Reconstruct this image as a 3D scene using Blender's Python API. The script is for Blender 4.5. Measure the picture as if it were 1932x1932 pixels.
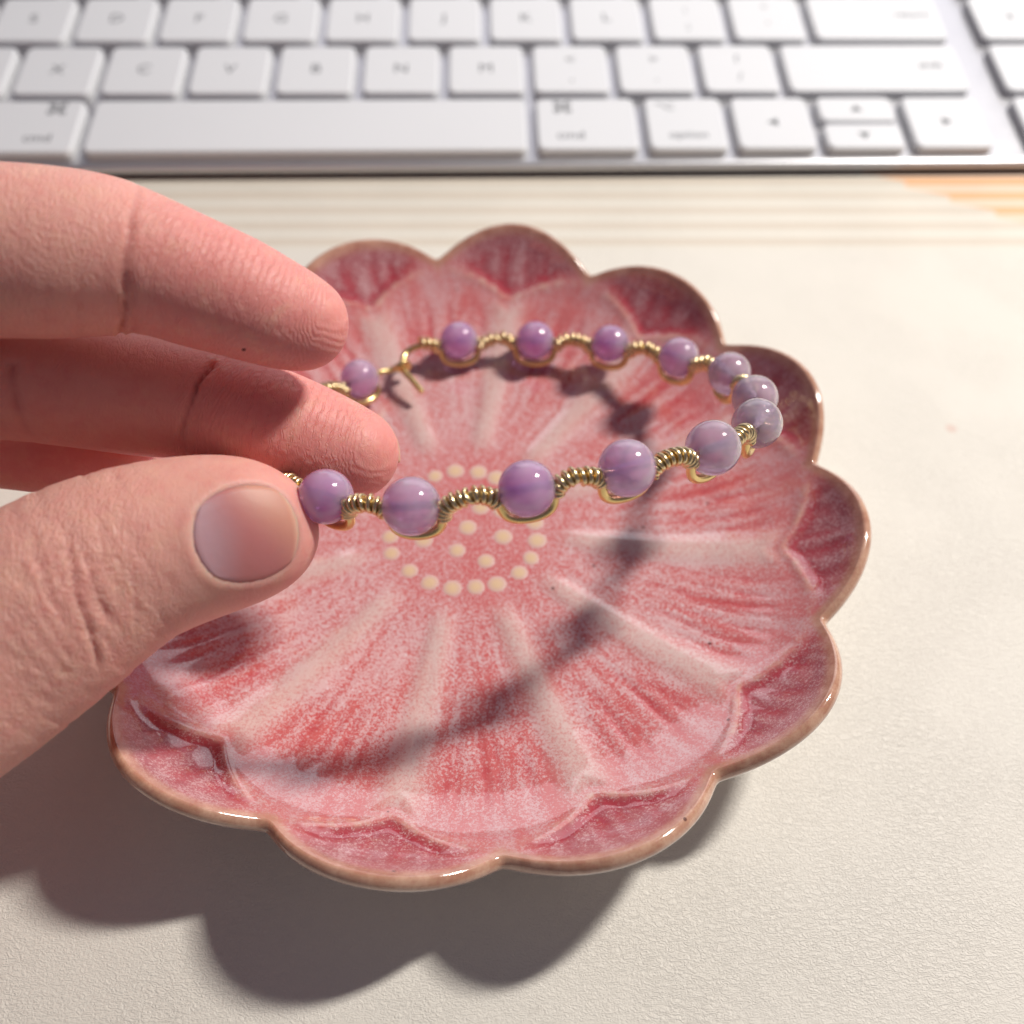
import bpy, math, random
import numpy as np
from mathutils import Vector, Matrix

# ------------------------------------------------------------------ scene, camera, light
for o in list(bpy.data.objects):
    bpy.data.objects.remove(o)
scene = bpy.context.scene
COL = scene.collection
MM = 0.001                                     # everything below is written in millimetres
rng = np.random.default_rng(7)
random.seed(7)

CAM = np.array([3.35, -85.24, 121.94])         # dish centre on the mat is the origin
AX = np.array([0.9995137588891205, -0.028777597117793104, 0.012003986648897963])
BX = np.array([0.015800974026115244, 0.7993546486301999, 0.6006517085076138])
WX = np.array([0.026880755405437662, 0.6001699722723685, -0.7994206836024556])
FR = 0.9434236                                 # focal length / picture side
PS = 1932.0                                    # the picture side in which positions were measured


def at(x, y, Z):
    """point seen at picture position (x, y), Z millimetres in front of the lens"""
    return CAM + (WX + (x - PS / 2) / (FR * PS) * AX - (y - PS / 2) / (FR * PS) * BX) * Z


def at_z(x, y, z):
    d = WX + (x - PS / 2) / (FR * PS) * AX - (y - PS / 2) / (FR * PS) * BX
    return CAM + d * ((z - CAM[2]) / d[2])


def project(P):
    d = np.asarray(P) - CAM
    Z = d @ WX
    return PS / 2 + FR * PS * (d @ AX) / Z, PS / 2 - FR * PS * (d @ BX) / Z, Z


cd = bpy.data.cameras.new('camera')
cam = bpy.data.objects.new('camera', cd)
COL.objects.link(cam)
cam.matrix_world = Matrix(((AX[0], BX[0], -WX[0], CAM[0] * MM), (AX[1], BX[1], -WX[1], CAM[1] * MM),
                           (AX[2], BX[2], -WX[2], CAM[2] * MM), (0, 0, 0, 1)))
cd.sensor_width = 36.0
cd.lens = FR * 36.0
cd.clip_start = 0.005
cd.clip_end = 20.0
cd.dof.use_dof = True
cd.dof.focus_distance = 0.113
cd.dof.aperture_fstop = 15.5
scene.camera = cam

world = bpy.data.worlds.new('World')
scene.world = world
world.use_nodes = True
wn = world.node_tree
wn.nodes.clear()
wo = wn.nodes.new('ShaderNodeOutputWorld')
bg = wn.nodes.new('ShaderNodeBackground')
bg.inputs['Color'].default_value = (0.82, 0.75, 0.97, 1)
bg.inputs['Strength'].default_value = 0.128
wn.links.new(bg.outputs[0], wo.inputs[0])

LEL, LAZ, LDIST = 50.5, 27.0, 620.0            # the desk lamp: elevation, azimuth, distance from the dish
Ld = np.array([math.cos(math.radians(LEL)) * math.cos(math.radians(LAZ)),
               math.cos(math.radians(LEL)) * math.sin(math.radians(LAZ)), math.sin(math.radians(LEL))])
ld = bpy.data.lights.new('desk_lamp', 'AREA')
ld.shape = 'RECTANGLE'
ld.size = 0.09
ld.size_y = 0.036
ld.energy = 4.0
ld.color = (1.0, 0.96, 0.905)
lamp = bpy.data.objects.new('desk_lamp', ld)
COL.objects.link(lamp)
ex = np.array([0.82, 0.16, -0.55])
ex -= Ld * (ex @ Ld)
ex /= np.linalg.norm(ex)
ey = np.cross(Ld, ex)
lp = Ld * LDIST * MM
lamp.matrix_world = Matrix(((ex[0], ey[0], Ld[0], lp[0]), (ex[1], ey[1], Ld[1], lp[1]),
                            (ex[2], ey[2], Ld[2], lp[2]), (0, 0, 0, 1)))

# the screen behind the keyboard, out of the picture: its cool glow is mirrored in the dish's wet glaze
md = bpy.data.lights.new('screen_glow', 'AREA')
md.shape = 'RECTANGLE'
md.size = 0.52
md.size_y = 0.30
md.energy = 0.62
md.color = (0.96, 0.94, 1.0)
mon = bpy.data.objects.new('screen_glow', md)
COL.objects.link(mon)
mon.location = (0.10, 0.44, 0.22)
mon.rotation_euler = (math.radians(-90 + 180 + 8), 0, math.radians(180 - 5))

vs = scene.view_settings
vs.view_transform = 'Standard'
vs.look = 'None'
vs.exposure = 0.0
vs.gamma = 1.0
scene.cycles.use_denoising = True
scene.cycles.max_bounces = 10
scene.cycles.transmission_bounces = 8
scene.cycles.caustics_refractive = False
scene.cycles.caustics_reflective = False
scene.cycles.sample_clamp_indirect = 4.0


# ------------------------------------------------------------------ helpers
def s2l(r, g, b):
    f = lambda c: (c / 255 / 12.92) if c / 255 <= 0.04045 else ((c / 255 + 0.055) / 1.055) ** 2.4
    return (f(r), f(g), f(b), 1)


class Mat:
    """a small wrapper round a node tree"""

    def __init__(s, name):
        s.m = bpy.data.materials.new(name)
        s.m.use_nodes = True
        s.t = s.m.node_tree
        s.b = s.t.nodes['Principled BSDF']

    def n(s, kind, **kw):
        nd = s.t.nodes.new('ShaderNode' + kind)
        for k, v in kw.items():
            if k.startswith('i_'):
                s.put(nd.inputs[int(k[2:])], v)
            else:
                setattr(nd, k, v)
        return nd

    def put(s, sock, v):
        if isinstance(v, bpy.types.NodeSocket):
            s.t.links.new(v, sock)
        elif v is not None:
            sock.default_value = v

    def set(s, **kw):
        for k, v in kw.items():
            s.put(s.b.inputs[k.replace('_', ' ')], v)

    def math(s, op, a, b=None, c=None, clamp=False):
        nd = s.n('Math', operation=op, use_clamp=clamp)
        for i, v in enumerate((a, b, c)):
            if v is not None:
                s.put(nd.inputs[i], v)
        return nd.outputs[0]

    def mix(s, f, a, b, mode='MIX'):
        nd = s.n('Mix', data_type='RGBA', blend_type=mode)
        s.put(nd.inputs[0], f)
        s.put(nd.inputs[6], a)
        s.put(nd.inputs[7], b)
        return nd.outputs[2]

    def ramp(s, v, lo, hi, a=0.0, b=1.0):
        nd = s.n('MapRange', interpolation_type='SMOOTHSTEP')
        s.put(nd.inputs[0], v)
        for i, x in enumerate((lo, hi, a, b)):
            s.put(nd.inputs[1 + i], x)
        return nd.outputs[0]

    def attr(s, name):
        return s.n('Attribute', attribute_name=name).outputs['Fac']

    def noise(s, vec, scale, detail=2.0, rough=0.5, dist=0.0):
        nd = s.n('TexNoise')
        s.put(nd.inputs['Vector'], vec)
        nd.inputs['Scale'].default_value = scale
        nd.inputs['Detail'].default_value = detail
        nd.inputs['Roughness'].default_value = rough
        nd.inputs['Distortion'].default_value = dist
        return nd.outputs[0]

    def voro(s, vec, scale, feature='F1'):
        nd = s.n('TexVoronoi', feature=feature)
        s.put(nd.inputs['Vector'], vec)
        nd.inputs['Scale'].default_value = scale
        return nd.outputs['Distance']

    def pos(s, scale=1000.0):
        g = s.n('NewGeometry')
        v = s.n('VectorMath', operation='SCALE')
        s.put(v.inputs[0], g.outputs['Position'])
        v.inputs[3].default_value = scale
        return v.outputs[0]

    def obj(s, scale=1000.0):
        g = s.n('TexCoord')
        v = s.n('VectorMath', operation='SCALE')
        s.put(v.inputs[0], g.outputs['Object'])
        v.inputs[3].default_value = scale
        return v.outputs[0]

    def bump(s, h, dist, strength=1.0, normal=None):
        nd = s.n('Bump')
        nd.inputs['Strength'].default_value = strength
        nd.inputs['Distance'].default_value = dist
        s.put(nd.inputs['Height'], h)
        if normal is not None:
            s.put(nd.inputs['Normal'], normal)
        return nd.outputs[0]


def mesh(name, V, F, mat, parent=None, base=(0, 0, 0), smooth=True, attrs=None):
    """one mesh object; V in world millimetres, base = the parent's place in millimetres"""
    me = bpy.data.meshes.new(name)
    V = (np.asarray(V, float) - np.asarray(base, float)) * MM
    me.from_pydata(V.tolist(), [], F if isinstance(F, list) else F.tolist())
    if attrs:
        for k, v in attrs.items():
            at_ = me.attributes.new(k, 'FLOAT', 'POINT')
            at_.data.foreach_set('value', np.asarray(v, np.float32))
    me.materials.append(mat)
    me.polygons.foreach_set('use_smooth', [smooth] * len(me.polygons))
    me.update()
    o = bpy.data.objects.new(name, me)
    COL.objects.link(o)
    if parent:
        o.parent = parent
    return o


def empty(name, loc):
    o = bpy.data.objects.new(name, None)
    o.empty_display_size = 0.01
    COL.objects.link(o)
    o.location = [c * MM for c in loc]
    return o


def tag(o, label, cat, group=None):
    o['label'] = label
    o['category'] = cat
    if group:
        o['group'] = group


def tube(P, R, seg=10, caps=True):
    """tube along points P with radius R (number or list); returns V, F"""
    P = np.asarray(P, float)
    n = len(P)
    R = np.full(n, R) if np.isscalar(R) else np.asarray(R)
    T = np.gradient(P, axis=0)
    T /= np.linalg.norm(T, axis=1)[:, None] + 1e-12
    u = np.cross(T[0], [0.3, 0.2, 1.0])
    u /= np.linalg.norm(u)
    V = []
    ang = np.linspace(0, 2 * np.pi, seg, endpoint=False)
    for i in range(n):
        u = u - T[i] * (u @ T[i])
        u /= np.linalg.norm(u)
        v = np.cross(T[i], u)
        V.append(P[i] + R[i] * (np.cos(ang)[:, None] * u + np.sin(ang)[:, None] * v))
    V = np.concatenate(V)
    F = []
    for i in range(n - 1):
        for j in range(seg):
            k = (j + 1) % seg
            F.append((i * seg + j, i * seg + k, (i + 1) * seg + k, (i + 1) * seg + j))
    if caps:
        F.append(tuple(range(seg - 1, -1, -1)))
        F.append(tuple((n - 1) * seg + j for j in range(seg)))
    return V, F


def join(parts):
    V, F, o = [], [], 0
    for v, f in parts:
        V.append(np.asarray(v))
        F += [tuple(i + o for i in q) for q in f]
        o += len(v)
    return np.concatenate(V), F


def catmull(P, n):
    """dense Catmull-Rom through control rows P, n steps per span"""
    P = np.asarray(P, float)
    Q = np.vstack([2 * P[0] - P[1], P, 2 * P[-1] - P[-2]])
    out = []
    for i in range(1, len(Q) - 2):
        for k in range(n):
            t = k / n
            out.append(0.5 * (2 * Q[i] + (Q[i + 1] - Q[i - 1]) * t + (2 * Q[i - 1] - 5 * Q[i] + 4 * Q[i + 1] - Q[i + 2]) * t * t
                              + (3 * Q[i] - Q[i - 1] - 3 * Q[i + 1] + Q[i + 2]) * t ** 3))
    out.append(P[-1])
    return np.array(out)


# ------------------------------------------------------------------ materials
def make_mat_leather():
    M = Mat('mat_leather')
    p = M.pos()
    sep = M.n('SeparateXYZ')
    M.put(sep.inputs[0], p)
    X, Y = sep.outputs[0], sep.outputs[1]
    base = M.mix(M.noise(p, 0.02, 3), s2l(236, 231, 220), s2l(231, 224, 212))
    # printed stripes between keyboard and dish
    yy = M.math('ADD', Y, M.math('MULTIPLY', X, 0.012))
    ph = M.math('MULTIPLY', M.math('SUBTRACT', yy, 71.4), 1 / 5.1)
    tri = M.math('ABSOLUTE', M.math('SUBTRACT', M.math('FRACT', ph), 0.5))
    inside = M.math('MULTIPLY', M.ramp(yy, 71.0, 71.5), 1.0)
    stripe = M.math('MULTIPLY', M.ramp(tri, 0.25, 0.18), inside)
    col = M.mix(stripe, base, s2l(219, 205, 188))
    pale = M.math('MULTIPLY', M.ramp(yy, 70.0, 73.0), 0.35)
    col = M.mix(pale, col, s2l(232, 224, 206))
    # printed orange shape with darker stripes; its edge runs diagonally
    edge = M.math('ADD', X, M.math('MULTIPLY', M.math('SUBTRACT', Y, 92.0), 1.55))
    step = M.math('MULTIPLY', M.math('ABSOLUTE', M.math('SUBTRACT', M.math('FRACT', ph), 0.5)), 9.0)
    om = M.ramp(M.math('ADD', edge, step), 95.5, 96.6)
    ocol = M.mix(M.ramp(tri, 0.30, 0.20), s2l(246, 216, 192), s2l(243, 188, 140))
    col = M.mix(M.math('MULTIPLY', om, inside), col, ocol)
    # faint tan and pink specks
    sp = M.ramp(M.voro(p, 0.035), 0.055, 0.03)
    col = M.mix(M.math('MULTIPLY', sp, 0.35), col, s2l(214, 150, 130))
    # pressed leather grain: fine pebbles with short slanting wrinkles
    st = M.n('Mapping')
    M.put(st.inputs[0], p)
    st.inputs['Rotation'].default_value = (0, 0, math.radians(24))
    st.inputs['Scale'].default_value = (0.55, 1.15, 1)
    n1 = M.noise(p, 3.6, 3, 0.55, 0.3)
    wr = M.noise(st.outputs[0], 1.7, 3, 0.55, 0.9)
    wr = M.math('ABSOLUTE', M.math('SUBTRACT', wr, 0.5))
    wr = M.ramp(wr, 0.0, 0.13)
    zone = M.ramp(M.noise(p, 0.045, 2), 0.38, 0.62, 0.55, 1.0)
    hgt = M.math('ADD', M.math('MULTIPLY', M.math('MULTIPLY', wr, zone), 0.42), M.math('MULTIPLY', n1, 0.8))
    hgt = M.math('ADD', hgt, M.math('MULTIPLY', M.noise(p, 0.30, 2), 0.6))
    M.set(Base_Color=col, Roughness=M.math('ADD', 0.40, M.math('MULTIPLY', n1, 0.2)), Normal=M.bump(hgt, 0.0002, 0.6),
          Specular_IOR_Level=0.4)
    return M.m


def make_glaze():
    M = Mat('pink_glaze')
    p = M.pos()
    rib, edge, vein, rim, spk, outer, low = [M.attr(k) for k in ('rib', 'edge', 'vein', 'rim', 'spk', 'outer', 'under')]
    cmb = M.n('CombineXYZ')
    M.put(cmb.inputs[0], M.attr('pa'))
    M.put(cmb.inputs[1], M.math('MULTIPLY', M.attr('pr'), 0.16))
    run = M.noise(cmb.outputs[0], 0.62, 3, 0.55, 0.25)          # glaze runs down the petals
    f1 = M.noise(p, 2.7, 3.0, 0.6, 0.5)
    f2 = M.noise(p, 0.8, 2.0, 0.5, 0.3)
    f3 = M.noise(p, 5.6, 2.0, 0.5)
    big = M.noise(p, 0.10, 2.0)
    red = M.mix(f2, s2l(204, 92, 92), s2l(212, 112, 108))
    red = M.mix(M.math('MULTIPLY', outer, 0.9), red, s2l(160, 60, 74))
    # white crystal speckle: how far it opens follows the glaze thickness and its runs
    mixf = M.math('ADD', M.math('MULTIPLY', f1, 0.6), M.math('MULTIPLY', f3, 0.4))
    thr = M.math('SUBTRACT', 0.585, M.math('MULTIPLY', spk, 0.115))
    thr = M.math('ADD', thr, M.math('MULTIPLY', vein, 0.07))
    thr = M.math('SUBTRACT', thr, M.math('MULTIPLY', M.math('SUBTRACT', run, 0.5), M.ramp(M.attr('pr'), 14, 32, 0.08, 0.40)))
    thr = M.math('ADD', thr, M.math('MULTIPLY', M.math('SUBTRACT', big, 0.5), 0.10))
    white = M.ramp(M.math('SUBTRACT', mixf, thr), -0.09, 0.10)
    col = M.mix(M.math('MULTIPLY', white, 0.80), red, s2l(230, 204, 204))
    blot = M.ramp(M.voro(p, 0.95), 0.26, 0.10)
    blot = M.math('MULTIPLY', M.math('MULTIPLY', blot, spk), M.ramp(f2, 0.35, 0.6))
    col = M.mix(M.math('MULTIPLY', blot, 0.7), col, s2l(238, 224, 227))
    # a milky lilac film towards the rim
    film = M.math('MULTIPLY', M.attr('film'), M.math('SUBTRACT', 1.0, M.math('MULTIPLY', vein, 0.65)))
    film = M.math('MULTIPLY', film, M.ramp(M.math('ADD', M.math('MULTIPLY', mixf, 0.5), M.math('MULTIPLY', run, 0.5)), 0.36, 0.60, 0.30, 1.0))
    col = M.mix(film, col, s2l(208, 158, 160))
    vn = M.math('MULTIPLY', vein, M.ramp(M.math('ADD', M.math('MULTIPLY', f2, 0.5), M.math('MULTIPLY', mixf, 0.5)), 0.36, 0.62, 0.95, 0.22))
    col = M.mix(M.math('MULTIPLY', vn, 0.85), col, s2l(186, 64, 74))
    # thin glaze over raised ribs and petal edges shows the cream clay
    ribf = M.math('MULTIPLY', rib, M.ramp(mixf, 0.36, 0.60, 0.45, 0.95))
    col = M.mix(ribf, col, s2l(222, 194, 186))
    col = M.mix(M.math('MULTIPLY', edge, M.ramp(f2, 0.38, 0.7, 0.12, 0.65)), col, s2l(214, 180, 160))
    rimc = M.mix(M.ramp(M.noise(p, 0.4, 3, 0.6), 0.3, 0.7), s2l(216, 174, 146), s2l(188, 138, 110))
    col = M.mix(M.math('MULTIPLY', rim, M.ramp(mixf, 0.3, 0.6, 0.7, 1.0)), col, rimc)
    und = M.mix(M.ramp(M.noise(p, 0.3, 3), 0.4, 0.7), s2l(230, 224, 220), s2l(210, 194, 188))
    col = M.mix(low, col, und)
    pin = M.ramp(M.voro(p, 0.15), 0.045, 0.028)     # iron specks
    col = M.mix(M.math('MULTIPLY', pin, 0.8), col, s2l(84, 44, 40))
    hgt = M.math('ADD', M.math('MULTIPLY', f2, 0.6), M.math('MULTIPLY', M.noise(p, 0.22, 2), 2.4))
    M.set(Base_Color=col, Roughness=0.14, Normal=M.bump(hgt, 0.00012, 0.55), Specular_IOR_Level=0.5,
          Coat_Weight=1.0, Coat_Roughness=0.04, Coat_IOR=1.55)
    return M.m


def make_cream_dot():
    M = Mat('cream_slip')
    p = M.pos()
    n = M.noise(p, 2.2, 3, 0.6)
    M.set(Base_Color=M.mix(M.ramp(M.attr('mid'), 0.1, 0.8), s2l(216, 178, 172), s2l(226, 194, 156)), Roughness=0.3,
          Normal=M.bump(n, 0.0001, 0.6), Coat_Weight=0.3, Coat_Roughness=0.1)
    return M.m


def make_bead(name, c, tr):
    M = Mat(name)
    p = M.obj()
    n = M.noise(p, 0.18, 1, 0.5, 0.6)
    col = M.mix(M.ramp(n, 0.3, 0.75, 0.0, 0.5), c, s2l(244, 228, 250))
    M.set(Base_Color=col, Roughness=0.12, Subsurface_Weight=1.0, Subsurface_Radius=(1.1, 0.9, 1.2), Subsurface_Scale=0.006,
          Transmission_Weight=M.ramp(n, 0.3, 0.7, tr + 0.08, tr - 0.10), IOR=1.42, Coat_Weight=1.0, Coat_Roughness=0.03)
    thin = M.n('BsdfTransparent')
    thin.inputs[0].default_value = tuple(min(1.0, x * 1.3) for x in c[:3]) + (1,)
    mx = M.n('MixShader')
    mx.inputs[0].default_value = 0.16
    M.put(mx.inputs[1], M.b.outputs[0])
    M.put(mx.inputs[2], thin.outputs[0])
    M.put(M.t.nodes['Material Output'].inputs[0], mx.outputs[0])
    return M.m


def make_gold(name, c, r):
    M = Mat(name)
    p = M.pos()
    n = M.noise(p, 0.8, 3)
    M.set(Base_Color=M.mix(n, c, tuple(x * 0.72 for x in c[:3]) + (1,)), Metallic=1.0,
          Roughness=M.math('ADD', r, M.math('MULTIPLY', n, 0.10)))
    return M.m


def make_skin():
    M = Mat('skin')
    p = M.pos()
    ph, pad, pink, wr = [M.attr(k) for k in ('ridge', 'pad', 'pink', 'wrinkle')]
    n1 = M.noise(p, 0.16, 3, 0.55)
    n2 = M.noise(p, 0.9, 3, 0.6)
    col = M.mix(n1, s2l(233, 179, 163), s2l(226, 162, 149))
    col = M.mix(M.math('MULTIPLY', pink, 0.85), col, s2l(228, 144, 139))
    col = M.mix(M.ramp(n2, 0.45, 0.75, 0.0, 0.22), col, s2l(238, 184, 166))
    blot = M.ramp(M.noise(p, 0.42, 3, 0.6, 0.6), 0.42, 0.72, 0.0, 0.35)
    col = M.mix(blot, col, s2l(222, 140, 134))
    pale = M.ramp(M.noise(p, 0.30, 2, 0.5, 0.4), 0.50, 0.75, 0.0, 0.35)
    col = M.mix(pale, col, s2l(234, 184, 160))
    col = M.mix(M.math('MULTIPLY', M.attr('crease'), 0.5), col, s2l(190, 96, 84))
    ridge = M.math('SINE', M.math('MULTIPLY', M.math('ADD', ph, M.math('MULTIPLY', M.noise(p, 0.22, 1), 1.6)), 2 * math.pi / 0.50))
    ridge = M.math('MULTIPLY', M.math('MULTIPLY', ridge, pad), M.ramp(M.noise(p, 0.6, 2), 0.3, 0.6, 0.35, 1.0))
    # fine criss-cross lines of the skin
    st = M.n('Mapping')
    M.put(st.inputs[0], p)
    st.inputs['Rotation'].default_value = (0.4, 0.2, math.radians(-35))
    st.inputs['Scale'].default_value = (1.5, 0.6, 1.0)
    l1 = M.math('ABSOLUTE', M.math('SUBTRACT', M.noise(st.outputs[0], 0.95, 2, 0.5, 0.8), 0.5))
    l2 = M.math('ABSOLUTE', M.math('SUBTRACT', M.noise(p, 1.3, 2, 0.5, 0.5), 0.5))
    fine = M.math('ADD', M.math('MULTIPLY', M.ramp(l1, 0.0, 0.12), 0.8), M.math('MULTIPLY', M.ramp(l2, 0.0, 0.10), 0.45))
    fine = M.math('MULTIPLY', fine, M.math('ADD', 0.22, wr))
    fine = M.math('ADD', fine, M.math('MULTIPLY', M.noise(p, 3.2, 2), 0.22))
    b1 = M.bump(ridge, 0.000028, 1.0)
    b2 = M.bump(fine, 0.00010, 0.7, b1)
    rgh = M.math('ADD', 0.42, M.math('MULTIPLY', n2, 0.14))
    M.set(Base_Color=col, Roughness=rgh, Subsurface_Weight=0.8, Subsurface_Radius=(1.0, 0.42, 0.26), Subsurface_Scale=0.002,
          Normal=b2, Specular_IOR_Level=0.40)
    return M.m


def make_nail():
    M = Mat('nail')
    u, v = M.attr('nu'), M.attr('nv')
    uu = M.math('ADD', u, M.math('MULTIPLY', M.math('MULTIPLY', v, v), 0.35))
    col = M.mix(M.ramp(uu, -0.75, 0.15), s2l(194, 152, 158), s2l(196, 126, 124))     # lunula to bed
    col = M.mix(M.ramp(M.math('SUBTRACT', u, M.math('MULTIPLY', v, 0.55)), 0.0, 1.0), col, s2l(210, 150, 130))
    col = M.mix(M.ramp(u, 0.86, 1.0, 0.0, 0.6), col, s2l(224, 196, 172))              # free edge
    lines = M.noise(M.pos(), 0.8, 2)
    M.set(Base_Color=col, Roughness=0.46, Subsurface_Weight=0.8, Subsurface_Radius=(0.8, 0.35, 0.25), Subsurface_Scale=0.001,
          Normal=M.bump(lines, 0.00006, 0.5), Specular_IOR_Level=0.4)
    return M.m


def make_plain(name, c, rough, metal=0.0, bump=0.0, bs=2.0, var=0.06):
    M = Mat(name)
    p = M.pos()
    n = M.noise(p, 0.05, 3)
    col = M.mix(n, c, tuple(x * (1 - var) for x in c[:3]) + (1,))
    M.set(Base_Color=col, Roughness=M.math('ADD', rough, M.math('MULTIPLY', M.noise(p, 0.3, 3), 0.08)), Metallic=metal)
    if bump:
        M.set(Normal=M.bump(M.noise(p, bs, 2), bump, 0.5))
    return M.m


LEATHER = make_mat_leather()
GLAZE = make_glaze()
CREAM = make_cream_dot()
BEADS = [make_bead('lilac_stone', s2l(232, 196, 243), 0.50), make_bead('deep_lilac_stone', s2l(220, 178, 235), 0.46),
         make_bead('pale_lilac_stone', s2l(234, 210, 246), 0.58)]
GOLD = make_gold('gold_wire', (1.0, 0.76, 0.34, 1), 0.24)
GOLD2 = make_gold('gold_thin_wire', (1.0, 0.80, 0.46, 1), 0.22)
SKIN = make_skin()
NAIL = make_nail()
MOLE = make_plain('mole_brown', s2l(92, 42, 36), 0.6)
ALU = make_plain('silver_aluminium', (0.72, 0.72, 0.74, 1), 0.34, 0.9, 0.00002, 6.0)
KEYC = make_plain('white_keycap', s2l(228, 229, 231), 0.45, 0.0, 0.00001, 4.0, 0.03)
PRINT = make_plain('grey_print', s2l(96, 98, 102), 0.6)

# ------------------------------------------------------------------ the desk mat
def build_desk_mat():
    x0, x1, y0, y1, h = -420, 480, -210, 330, 2.0
    V = [(x0, y0, 0), (x1, y0, 0), (x1, y1, 0), (x0, y1, 0), (x0, y0, -h), (x1, y0, -h), (x1, y1, -h), (x0, y1, -h)]
    F = [(0, 1, 2, 3), (7, 6, 5, 4), (0, 4, 5, 1), (1, 5, 6, 2), (2, 6, 7, 3), (3, 7, 4, 0)]
    o = mesh('desk_mat', V, F, LEATHER, smooth=False)
    o['kind'] = 'structure'
    o['label'] = 'cream leather desk mat printed with tan stripes and an orange corner'


build_desk_mat()

# ------------------------------------------------------------------ the keyboard
KT = math.radians(6.0)
KY0 = -56.0
KORG = (-161.33, 87.82, 4.5)
U = 19.0


def round_rect(w, h, r, n=5):
    P = []
    for cx, cy, a0 in ((w / 2 - r, h / 2 - r, 0), (-w / 2 + r, h / 2 - r, 90), (-w / 2 + r, -h / 2 + r, 180), (w / 2 - r, -h / 2 + r, 270)):
        for k in range(n):
            a = math.radians(a0 + 90 * k / (n - 1))
            P.append((cx + r * math.cos(a), cy + r * math.sin(a)))
    return np.array(P)


def keycap_mesh(w, h):
    hh = 2.1
    L = [(0.0, 0.0), (0.10, hh - 0.55), (0.22, hh - 0.22), (0.45, hh - 0.05), (0.75, hh)]
    V, F = [], []
    for ins, z in L:
        V.append(np.c_[round_rect(w - 2 * ins, h - 2 * ins, 1.7 - ins * 0.6), np.full(20, z - hh)])
    n = 20
    for i in range(len(L) - 1):
        for j in range(n):
            k = (j + 1) % n
            F.append((i * n + j, i * n + k, (i + 1) * n + k, (i + 1) * n + j))
    F.append(tuple((len(L) - 1) * n + j for j in range(n)))
    me = bpy.data.meshes.new('key')
    me.from_pydata((np.concatenate(V) * MM).tolist(), [], F)
    me.materials.append(KEYC)
    me.polygons.foreach_set('use_smooth', [True] * (len(F) - 1) + [False])
    return me


def legend_text(txt, size, parent, x, y, align='CENTER'):
    cu = bpy.data.curves.new('legend', 'FONT')
    cu.body = txt
    cu.size = size * MM
    cu.align_x = align
    cu.align_y = 'CENTER'
    cu.extrude = 0.00001
    tmp = bpy.data.objects.new('legend_tmp', cu)
    COL.objects.link(tmp)
    bpy.context.view_layer.update()
    me = bpy.data.meshes.new_from_object(tmp.evaluated_get(bpy.context.evaluated_depsgraph_get()))
    bpy.data.objects.remove(tmp)
    me.materials.clear()
    me.materials.append(PRINT)
    o = bpy.data.objects.new('legend', me)
    COL.objects.link(o)
    o.parent = parent
    o.location = (x * MM, y * MM, 0.02 * MM)


def legend_poly(strokes, parent, x, y, w=0.32):
    parts = []
    for S in strokes:
        S = np.array([(a + x, b + y) for a, b in S], float)
        if len(S) == 3 and w == 0:
            V = np.r_[np.c_[S, np.full(3, 0.01)], np.c_[S, np.full(3, 0.03)]]
            parts.append((V, [(3, 4, 5), (2, 1, 0), (0, 1, 4, 3), (1, 2, 5, 4), (2, 0, 3, 5)]))
        else:
            for i in range(len(S) - 1):
                d = S[i + 1] - S[i]
                d /= np.linalg.norm(d) + 1e-9
                q = np.array([-d[1], d[0]]) * w / 2
                R = np.array([S[i] - q, S[i + 1] - q, S[i + 1] + q, S[i] + q])
                V = np.r_[np.c_[R, np.full(4, 0.01)], np.c_[R, np.full(4, 0.03)]]
                parts.append((V, [(4, 5, 6, 7), (3, 2, 1, 0), (0, 1, 5, 4), (1, 2, 6, 5), (2, 3, 7, 6), (3, 0, 4, 7)]))
    V, F = join(parts)
    mesh('legend', V, F, PRINT, parent, smooth=False)


def circle(cx, cy, r, n=10):
    return [(cx + r * math.cos(2 * math.pi * k / n), cy + r * math.sin(2 * math.pi * k / n)) for k in range(n + 1)]


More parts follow.
